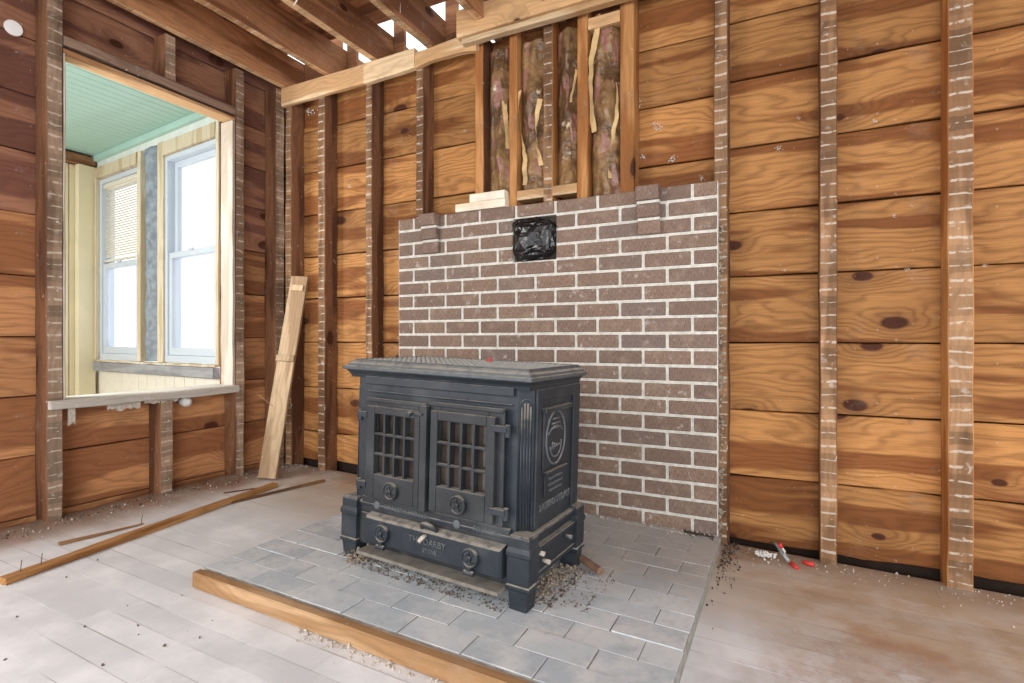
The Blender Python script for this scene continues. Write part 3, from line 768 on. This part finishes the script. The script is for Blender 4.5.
# raised stiles and rails of the front and side
sb('front_rail', (-.285, .285), (.022, .0295), (.572, .578))
sb('front_rail', (-.29, .29), (.018, .0295), (.6, .626))
for s in (-1, 1):
    x = .335 if s > 0 else -.358
    side = MB().box(*sorted((x, x+s*.008)), .07, .095, .215, .62).box(*sorted((x, x+s*.008)), .335, .385, .215, .62).box(*sorted((x, x+s*.008)), .095, .335, .585, .62)
    side.build('side_frame', I, st, bevel=.002)
    pl = MB().box(*sorted((x, x+s*.006)), .118, .285, .375, .548).build('side_panel', I, st, bevel=.002)
    MB().box(*sorted((x, x+s*.020)), .105, .298, .548, .562).build('panel_ledge', I, pl, bevel=.002)
    # oval emblem
    def oval(ry, rz, cz, r, xo): return MB().tube([(x+s*xo, .2+ry*math.sin(t), cz+rz*math.cos(t)) for t in [2*math.pi*q/36 for q in range(37)]], r, 6)
    oval(.068, .082, .464, .0038, .007).build('oval_rim', M['iron_letter'], pl, smooth=True)
    em = MB().tube([(x+s*.007, .2-.055+.11*q/12, .478+.022*math.sin(math.pi*q/12)) for q in range(13)], .003, 6)
    em.tube([(x+s*.007, .2+.04*math.sin(t), .44+.036*math.cos(t)) for t in [math.pi*(-.05+1.1*q/14)+math.pi*.45 for q in range(15)]], .003, 6)
    for q in range(3): em.box(*sorted((x+s*.004, x+s*.009)), .165+.006*q, .235-.006*q, .492+.014*q, .497+.014*q)
    for q in range(5): em.tube([(x+s*.007, .17+.014*q, .425+.004*q), (x+s*.008, .178+.014*q, .452-.004*q)], .0028, 5)
    em.build('emblem', M['iron_letter'], pl, smooth=True)
    pq = MB().box(*sorted((x, x+s*.006)), .135, .275, .29, .358).build('small_plaque', I, st, bevel=.002)
    MB().box(*sorted((x, x+s*.016)), .128, .282, .358, .367).build('plaque_ledge', I, pq, bevel=.002)
    wm = MB(); rw = random.Random(8)                       # worn, no longer legible relief
    for zz in (.342, .324, .306):
        yy = .155+rw.uniform(0, .01)
        while yy < .255:
            w = rw.uniform(.004, .010); wm.box(*sorted((x+s*.005, x+s*.0085)), yy, yy+w, zz-rw.uniform(.002, .005), zz+rw.uniform(.002, .005)); yy += w+rw.uniform(.003, .006)
    q = wm.build('plaque_relief', M['iron_letter'], pq); q['kind'] = 'stuff'
    B = Matrix(((0, 0, s, x+s*.001), (s, 0, 0, .205), (0, 1, 0, .262), (0, 0, 0, 1)))
    text_mesh('side_lettering', 'COALBROOKDALE', .030, .0028, M['iron_letter'], st, B)
    # fluted canted corner: arch-topped panel with three flutes
    cx, cy = (.335-.018 if s > 0 else -.358+.018), .03+.018
    nx, ny = s*math.sin(math.pi/4), -math.cos(math.pi/4)
    tx, ty = math.cos(math.pi/4), s*math.sin(math.pi/4)
    fm = MB()
    def P(u, z, o): return (cx+tx*u+nx*o, cy+ty*u+ny*o, z)
    for u in (-.0135, -.0045, .0045, .0135):
        ztop = .565 + .018*math.cos(u/.0135*1.2)
        fm.tube([P(u, .215, .001), P(u, ztop, .001)], .0032, 6)
    arch = [P(-.02, .21, .001), P(-.02, .56, .001)]+[P(.02*math.cos(math.pi-math.pi*q/8), .57+.022*math.sin(math.pi*q/8), .001) for q in range(9)]+[P(.02, .56, .001), P(.02, .21, .001)]
    fm.tube(arch, .0026, 5)
    fm.build('fluted_corner', I, st, smooth=True)
# cornice and top plate with ogee edge
def ring(hx, y0, y1, z, dl=.0): return [(-hx-dl, y0, z), (hx, y0, z), (hx, y1, z), (-hx-dl, y1, z)]
MB().rings([ring(.338, .027, .386, .620, .022), ring(.340, .022, .388, .632, .022), ring(.347, .010, .390, .642, .018), ring(.353, .004, .392, .646, .014)]).build('cornice', I, st)
tp = MB().rings([ring(.357, -.004, .392, .6465, .010), ring(.361, -.008, .394, .650, .010), ring(.361, -.008, .394, .658, .010), ring(.354, .0, .390, .661), ring(.352, .002, .388, .667), ring(.343, .012, .384, .673), ring(.341, .015, .382, .678)]).build('top_plate', M['iron_top'], st)
gm = MB()
for i in range(30):
    for j in range(13):
        x = -.315+.0217*i; yy = .04+.0265*j
        rr = .0078 if (i+j) % 2 else .0062
        pts = [(x+rr*math.cos(a)*(1.15), yy+rr*math.sin(a)) for a in [math.pi/4*q+(math.pi/8 if (i+j) % 2 else 0) for q in range(8)]]
        gm.prism(pts, .6785, .6815)
gm.build('pierced_relief', M['relief'], tp)
sb('rim', (-.338, .338), (.02, .029), (.6782, .6822), M['iron_top'], tp, .001)
sb('rim', (-.338, .338), (.371, .380), (.6782, .6822), M['iron_top'], tp, .001)
for s in (-1, 1): sb('rim', tuple(sorted((s*.338, s*.329))), (.03, .370), (.6782, .6822), M['iron_top'], tp, .001)
# plinth: stepped base, corner blocks and tapering feet
MB().rings([ring(.345, .022, .388, .186, .012), ring(.351, .014, .392, .19, .012), ring(.351, .014, .392, .199, .012), ring(.347, .022, .388, .205, .012)]).box(-.34, .34, .02, .388, .165, .187).build('base_step', I, st, bevel=.002)
for s in (-1, 1):
    MB().box(*sorted((s*.335, s*.349)), .058, .345, .075, .164).box(*sorted((s*.335, s*.357)), .058, .345, .15, .162).box(*sorted((s*.335, s*.355)), .058, .345, .075, .088).build('side_skirt', I, st, bevel=.002)
MB().box(-.30, .30, .375, .388, .06, .165).build('back_skirt', I, st)
for sx in (-1, 1):
    for (ya, yb) in ((.0, .062), (.34, .402)):
        mx, my = (.328 if sx > 0 else -.333), (ya+yb)/2; h = .031
        def sq(k, z): return [(mx-h*k*1.13, my-h*k, z), (mx+h*k*1.13, my-h*k, z), (mx+h*k*1.13, my+h*k, z), (mx-h*k*1.13, my+h*k, z)]
        blk = MB().rings([sq(.97, .074), sq(1., .078), sq(1., .150), sq(1.10, .156), sq(1.10, .166), sq(.98, .176), sq(.95, .178), sq(.95, .204), sq(.80, .212)]).build('corner_block', I, st, bevel=.001)
        MB().rings([sq(.80, .0), sq(.80, .016), sq(.82, .018), sq(.9, .055), sq(1.08, .062), sq(1.08, .07), sq(.98, .0735)]).build('foot', I, st, bevel=.001)
# front strip behind the drawer, with lettering
sb('front_strip', (-.290, .290), (.016, .0295), (.170, .220), ID)
FT = lambda x, y, z: Matrix(((1, 0, 0, x), (0, 0, -1, y), (0, 1, 0, z), (0, 0, 0, 1)))
text_mesh('strip_lettering', 'COALBROOKDALE', .021, .0018, M['iron_letter'], st, FT(-.10, .0155, .199))
text_mesh('strip_lettering', 'FOUNDRY', .021, .0018, M['iron_letter'], st, FT(.215, .0155, .199))
for xx in (.105, -.22):
    MB().lathe_y(xx, .199, [(.013, .0158), (.013, .0135), (.010, .0125), (.004, .0125)], 14).box(xx-.012, xx+.012, .0132, .0158, .196, .198).build('strip_crest', M['iron_letter'], st)
# doors
def rosette(name, x, z, y, rad, parent, tab=False, mat=ID):
    m = MB().lathe_y(x, z, [(rad, y), (rad, y-.010), (rad*.96, y-.013), (rad*.84, y-.013), (rad*.80, y-.009), (rad*.3, y-.008)], 26)
    m.tube([(x-rad*.55, y-.010, z+rad*.2), (x-rad*.15, y-.011, z+rad*.55), (x, y-.011, z), (x+rad*.2, y-.011, z-rad*.55), (x+rad*.58, y-.010, z-rad*.15)], rad*.10, 6)
    m.tube([(x-rad*.45, y-.010, z-rad*.45), (x, y-.011, z), (x+rad*.45, y-.010, z+rad*.5)], rad*.08, 6)
    m.lathe_y(x, z, [(rad*.2, y-.008), (rad*.2, y-.014), (rad*.1, y-.015)], 10)
    r = m.build(name, mat, parent, smooth=False, bevel=.0008)
    if tab:
        t = MB().box(x-.007, x+.007, y-.014, y-.004, z-rad-.016, z-rad+.002)
        t.tube([(x-.017, y-.01, z-rad-.014), (x+.017, y-.01, z-rad-.014)], .0075, 8); t.build('vent_hinge', mat, r)
    return r
def door(x0, x1, z0, z1, gx, gz, knob, hinge):
    d = empty('door', (0, 0, 0)); d.parent = st
    yf = .006                                                  # outer leaf face
    def framebox(nm, xa, xb, za, zb, ya, yb, hole, bev=.003):
        (hx0, hx1), (hz0_, hz1_) = hole
        m = MB().box(xa, hx0, ya, yb, za, zb).box(hx1, xb, ya, yb, za, zb).box(hx0, hx1, ya, yb, za, hz0_).box(hx0, hx1, ya, yb, hz1_, zb)
        return m.build(nm, ID, d, bevel=bev)
    framebox('outer_leaf', x0, x1, z0, z1, yf, .0155, (gx, gz))
    xi0, xi1 = (x0+.012, x1-.020) if hinge < 0 else (x0+.014, x1-.022)
    framebox('inner_leaf', xi0, xi1, z0+.008, z1-.024, yf-.018, yf, (gx, gz))
    sb('top_moulding', (x0, x1), (-.004, .0058), (z1-.012, z1+.001), ID, d)
    sb('pane', (gx[0]-.002, gx[1]+.002), (.0158, .0178), (gz[0]-.002, gz[1]+.002), M['glass_dirty'], d, 0)
    n = 4
    for i in range(1, n):
        x = gx[0]+(gx[1]-gx[0])*i/n
        sb('glazing_bar', (x-.0038, x+.0038), (yf-.016, .0155), (gz[0], gz[1]), ID, d, .001)
    for i in range(1, 3):
        z = gz[0]+(gz[1]-gz[0])*i/3
        sb('glazing_bar', (gx[0], gx[1]), (yf-.0155, .004), (z-.0035, z+.0035), ID, d, .001)
    rosette('air_vent', knob[0], knob[1], yf-.018, .0285, d)
    for z in (z0+.048, z1-.056):
        xh = x1-.012 if hinge > 0 else x0+.006
        m = MB().box(min(xh-.02, xh+.03*hinge), max(xh+.012, xh+.03*hinge), yf-.022, yf-.002, z-.008, z+.010)
        m.tube([(xh+.028*hinge, yf-.008, z-.022), (xh+.028*hinge, yf-.008, z+.014)], .009, 10)
        m.build('hinge', I, d, bevel=.002)
    return d
dl = door(-.264, -.006, .222, .557, (-.215, -.047), (.311, .508), (-.133, .268), -1)
dr = door(.002, .270, .224, .565, (.043, .219), (.312, .512), (.131, .271), 1)
sb('meeting_stile', (-.022, .004), (-.016, .0055), (.222, .552), ID, dl, .003)
m = MB().tube([(-.051, -.012, .525), (-.051, -.026, .525)], .006, 10).tube([(-.051, -.026, .525), (-.051, -.038, .523)], [.009, .0075], 10)
m.box(-.050, -.01, -.022, -.013, .521, .530).build('latch', ID, dl, bevel=.002)
# ash drawer
dw = empty('ash_drawer'); dw.parent = st
MB().rings([[(-.242, .015, .084), (.282, .015, .084), (.282, .015, .176), (-.242, .015, .176)], [(-.242, -.010, .084), (.282, -.010, .084), (.282, -.010, .170), (-.242, -.010, .170)], [(-.236, -.018, .089), (.276, -.018, .089), (.276, -.018, .164), (-.236, -.018, .164)]]).build('drawer_front', I, dw, bevel=.001)
rosette('air_vent', -.160, .128, -.019, .0285, dw, True, I)
rosette('air_vent', .183, .128, -.019, .0285, dw, True, I)
text_mesh('drawer_lettering', 'THE DARBY', .027, .0018, M['iron_letter'], dw, FT(.020, -.019, .136))
text_mesh('drawer_lettering', 'STOVE', .018, .0016, M['iron_letter'], dw, FT(.030, -.019, .109))
MB().tube([(.014, -.018, .157), (.012, -.034, .153), (.004, -.038, .142)], [.006, .007, .006], 8).build('drawer_peg', M['plasterbit'], dw, smooth=True)
m = MB().tube([(-.012, -.004, .172), (-.004, -.012, .184), (.012, -.015, .188), (.03, -.013, .184), (.05, -.006, .172)], [.007, .009, .010, .009, .006], 8)
m.build('riddling_lever', ID, st, smooth=True)
sb('ash_lip', (-.262, .284), (-.034, .07), (.044, .056), M['lip_stone'], st, .003)
sb('base_plate', (-.30, .30), (.016, .37), (.060, .164), ID)
# bolts and pegs on the right skirt
for (yy, zz, mt) in ((.075, .150, M['plasterbit']), (.115, .112, M['plasterbit']), (.275, .135, M['iron_letter'])):
    MB().tube([(.349, yy, zz), (.375, yy-.004, zz)], [.006, .0075], 8).build('skirt_bolt', mt, st, smooth=True)
loc2 = Matrix.Translation(Vector(loc)) @ Matrix(rot.to_matrix().to_4x4())
def stove_pt(p): return loc2 @ Vector(p)
m = bmesh.new(); bmesh.ops.create_cone(m, segments=10, radius1=.011, radius2=.008, depth=.008, cap_ends=True)
bmesh.ops.bevel(m, geom=m.edges[:], offset=.001, segments=1, affect='EDGES')
me = bpy.data.meshes.new('bottle_cap'); m.to_mesh(me); m.free(); me.materials.append(M['red'])
o = bpy.data.objects.new('bottle_cap', me); COL.objects.link(o); o.location = stove_pt((.03, .30, .6860)); o.rotation_euler = rot
tag(o, 'small red cap lying on the stove top', 'cap')

# ------------------------------------------------------------------ loose timber
def stick(name, p0, p1, w, h, mat, label, cat, group=None, lift=0., nails=(), taper=None):
    a, b = Vector((p0[0], p0[1], fz(p0[0])+lift)), Vector((p1[0], p1[1], fz(p1[0])+(p1[2] if len(p1) > 2 else lift)))
    L = (b-a).length; v, f = plank_data(L, w, h, max(6, int(L/.06)), .0015, .0016, taper)
    o = link(name, v, f, mat, None); mid = (a+b)/2
    xa = (b-a).normalized(); ya = Vector((0, 0, 1)).cross(xa).normalized(); za = xa.cross(ya)
    o.matrix_world = Matrix.Translation(mid+za*h/2) @ Matrix((xa, ya, za)).transposed().to_4x4()
    tag(o, label, cat, group)
    for t in nails:
        MB().tube([(L*(t-.5), 0, h/2-.004), (L*(t-.5)+.006, .002, h/2+.035)], .0013, 6).build('nail', M['nail'], o)
    return o
stick('wood_strip', (-2.200, .795), (-2.375, 1.955), .036, .022, M['stick'], 'long tan wood strip lying across the pale floor by the opening', 'wood strip', lift=.0015, nails=(.04, .09))
stick('wood_strip', (-2.325, 1.66), (-2.235, 2.16), .020, .010, M['lath_old'], 'thin dark wood strip pointing to the corner beyond the long one', 'wood strip', lift=.0012)
stick('wood_strip', (-2.415, 1.035), (-2.375, 1.31), .022, .009, M['lath_old'], 'short narrow splint on the floor beneath the sill', 'wood strip', lift=.0012, nails=(.97,), taper=lambda t: 1-.55*t)
stick('wood_strip', (-2.49, 1.75), (-2.41, 1.92), .010, .005, M['lath_old'], 'tiny brown splinter near the foot of the leaning board', 'wood strip', lift=.0012)
# leaning board in the corner
pa, pb = Vector((-2.522, 2.035, fz(-2.52)+.008)), Vector((-2.567, 2.300, 1.212))
Lb = (pb-pa).length; v, f = plank_data(Lb, .102, .02, 20, .002, .002)
v = [(p[1], p[2], p[0]) for p in v]
lbd = link('leaning_board', v, f, M['lean_board'])
za = (pb-pa).normalized(); xa = Vector((1, .42, 0)); xa = (xa-za*xa.dot(za)).normalized(); ya = za.cross(xa)
lbd.matrix_world = Matrix.Translation((pa+pb)/2 - ya*.012) @ Matrix((xa, ya, za)).transposed().to_4x4()
tag(lbd, 'pale wooden board with two cleats leaning in the corner', 'board')
for (zz, w) in ((Lb/2-.075, .075), (-.005+.09, .105)):
    plank('cleat', (-w/2, w/2), (-.022, -.0108), (zz-.018, zz+.018), M['lean_board'], lbd, jit=.001)
MB().tube([(-.03, -.010, -.19), (-.11, -.05, -.13)], [.0022, .001], 6).build('splinter', M['stick'], lbd)

# ------------------------------------------------------------------ small things
# round white cap on the left wall
o = MB().rings([[(XB+dx, 1.057+r*math.cos(a), 2.122+r*math.sin(a)) for a in [2*math.pi*q/32 for q in range(32)]] for r, dx in ((.031, .0045), (.031, .010), (.029, .014), (.010, .015))]).build('round_cap', M['white'])
tag(o, 'round white cap on the upper boards left of the opening', 'cap')
# white fitting below the sill
o = MB().rings([[(XS-.098+dx, 1.735+r*math.cos(a), .520+r*math.sin(a)) for a in [2*math.pi*q/14 for q in range(14)]] for r, dx in ((.012, .0), (.018, .03), (.026, .06), (.024, .085), (.008, .095))]).build('fluff_tuft', M['fluff'], smooth=True)
tag(o, 'white tuft stuck under the opening sill', 'tuft')
# cable ends with red connectors at the foot of the right wall
cb = MB().tube([(-.045, 2.42, .02), (-.03, 2.37, .035), (-.012, 2.31, .03), (.012, 2.262, .0165)], .0065, 8).build('cable', M['cable'], smooth=True)
tag(cb, 'grey electric cable poking out at the foot of the back wall', 'cable')
MB().tube([(-.004, 2.30, .022), (.0, 2.275, .045), (-.012, 2.275, .062)], .004, 6).build('wire', M['cord'], cb, smooth=True)
MB().tube([(-.010, 2.275, .056), (-.018, 2.275, .072)], [.006, .008], 8).build('wire_connector', M['red'], cb, smooth=True)
MB().tube([(.012, 2.262, .017), (.024, 2.243, .013)], .004, 6).build('wire', M['cord'], cb, smooth=True)
MB().tube([(.020, 2.25, .0145), (.042, 2.218, .0095)], [.008, .0065], 8).build('wire_connector', M['red'], cb, smooth=True)
o = MB().tube([(.060, 2.288, fz(.06)+.0085), (.096, 2.275, fz(.09)+.0085)], [.007, .0085], 8).build('wire_connector', M['red'], smooth=True)
tag(o, 'loose red wire connector on the floor right of the cable', 'wire connector')
# rusty pipe behind the stove foot
z0 = fz(-.6)+.05+.016
o = MB().tube([(-.66, 1.78, z0+.008), (-.60, 1.74, z0+.004), (-.535, 1.695, z0)], [.012, .013, .0135], 12).build('pipe', M['rust'], smooth=False)
tag(o, 'short rusty pipe sticking out beside the rear stove foot', 'pipe')
# cords hanging from the joists
o = MB().tube([(-1.93+.03*math.sin(t), 1.70+.012*math.cos(t*1.3), 2.388-.034*(1-math.cos(t))) for t in [q*.3 for q in range(13)]], .0032, 6).build('cord', M['cord'], smooth=True)
tag(o, 'white hooked cord hanging under the ceiling joist', 'cord')
o = MB().tube([(-1.640, 2.06, 2.53), (-1.641, 2.062, 2.46), (-1.639, 2.06, 2.40)], .002, 5).build('cord', M['cord'])
tag(o, 'thin straight white string against the joist side', 'cord')

# ------------------------------------------------------------------ dirt, crumbs and fluff
def scatter(name, pts, mat, label, cat, smin, smax, seed):
    r = random.Random(seed); m = MB()
    for p in pts:
        s = r.uniform(smin, smax)*(1 if r.random() < .85 else 1.7); v, f = chunk_data(r, s)
        lo = min(q.z for q in v)
        m.add([q+Vector(p)+Vector((0, 0, -lo*.7)) for q in v], f)
    o = m.build(name, mat); tag(o, label, cat, kind='stuff'); return o
r = random.Random(11)
pts = []
for i in range(1300):                                   # under and beside the stove
    a = r.random()
    if a < .5: q = (r.uniform(-.28, .29), r.uniform(-.03, .05), 0)
    elif a < .9: q = (r.uniform(.30, .40), r.uniform(.07, .36), 0)
    else: q = (r.uniform(.38, .50), r.uniform(.1, .36), 0)
    p = stove_pt(q); p.z = fz(p.x)+.050; pts.append(p)
scatter('ash_debris', pts, M['grit'], 'brown grit and ash spilled around the stove base', 'debris', .0012, .0038, 1)
pts = []
for i in range(260):
    q = (r.gauss(.335, .025), r.uniform(.08, .33), 0); p = stove_pt(q); p.z = fz(p.x)+.05+r.random()*.02; pts.append(p)
for i in range(160):
    q = (r.gauss(-.285, .02), r.gauss(.0, .02), 0); p = stove_pt(q); p.z = fz(p.x)+.05+r.random()*.035; pts.append(p)
scatter('ash_debris', pts, M['ash'], 'pale ash crumbs heaped at the stove feet', 'debris', .0025, .0065, 2)
pts = []
for i in range(260):
    x = r.uniform(-1.6, -.245); y = 2.272-abs(r.gauss(0, .022)); pts.append((x, y, fz(x)+.049))
scatter('mortar_crumbs', pts, M['plasterbit'], 'pale mortar crumbs along the foot of the bricks', 'debris', .002, .006, 3)
pts = []
for i in range(330):
    x = -.36+.11*r.random(); y = 2.262-abs(r.gauss(0, .012)); pts.append((x, y, fz(x)+.050))
for i in range(260):
    x = -.217+abs(r.gauss(0, .03)); y = 2.36-abs(r.gauss(0, .2)); pts.append((x, y, fz(x)))
scatter('dark_grit', pts, M['soot'], 'dark grit at the right end of the hearth and bricks', 'debris', .0018, .0048, 4)
pts = []
for i in range(260):
    x = r.uniform(-2.72, -.3) if r.random() < .3 else r.uniform(-.2, 1.); y = 2.36-abs(r.gauss(0, .09)); 
    if -1.83 < x < -.23: continue
    pts.append((x, y, fz(x)))
for i in range(200):
    x = -2.735+abs(r.gauss(0, .10)); y = r.uniform(.9, 2.3); pts.append((x, y, fz(x)))
for i in range(150):
    pts.append((-2.62+r.gauss(0, .06), 2.27+r.gauss(0, .04), fz(-2.6)))
scatter('plaster_crumbs', pts, M['plasterbit'], 'pale plaster crumbs strewn along the wall feet', 'debris', .0012, .0045, 5)
pts = []
for i in range(240):
    x = -2.74+abs(r.gauss(0, .05)); y = r.uniform(.9, 2.3); pts.append((x, y, fz(x)))
for i in range(34):
    pts.append((r.uniform(-2.3, -.3), r.uniform(.55, 1.04), fz(-1.3)-SL*0))
pts = [(x, y, fz(x)) for x, y, z in pts]
scatter('dark_grit', pts, M['grit'], 'brown grit scattered below the sill and over the pale floor', 'debris', .0015, .005, 6)
pts = []
for i in range(110):
    x = r.uniform(-1.2, -.55); pts.append((x, 1.068-abs(r.gauss(.004, .014)), fz(x)))
scatter('plaster_crumbs', pts, M['plasterbit'], 'pale crumbs along the front of the hearth edging', 'debris', .002, .007, 7)
# tufts of white loose-fill caught on the boards
pts = []
m = MB(); r = random.Random(9)
TU = [(-.60, 1.90, .03), (-.50, 1.78, .02), (-.44, 1.63, .018), (-.52, 1.80, .012), (-.57, 1.66, .014), (-.02, 1.61, .012), (-.32, 1.53, .012), (.05, 1.72, .008), (.3, 1.66, .012), (.36, 1.30, .008), (.40, 1.1, .008), (-2.62, 2.25, .028), (-2.30, 1.75, .012), (-1.50, 1.94, .008), (.0, 1.12, .006), (.62, 1.10, .008)]
for (x, z, s) in TU:
    for q in range(26):
        v, f = chunk_data(r, r.uniform(.08, .26)*s); off = Vector((x+r.gauss(0, s*.5), YB-.005-r.random()*s*.35, z+r.gauss(0, s*.45))); m.add([p+off for p in v], f)
o = m.build('fluff', M['fluff']); tag(o, 'white tufts of loose insulation caught on the back wall boards', 'fluff', kind='stuff')
m = MB()
for q in range(90):
    v, f = chunk_data(r, r.uniform(.004, .009)); off = Vector((-.060+r.gauss(0, .014), 2.268+r.gauss(0, .012), fz(0)+.012+r.random()*.012)); m.add([p+off for p in v], f)
o = m.build('fluff', M['fluff']); tag(o, 'small white tuft of fluff beside the cable on the floor', 'fluff', kind='stuff')
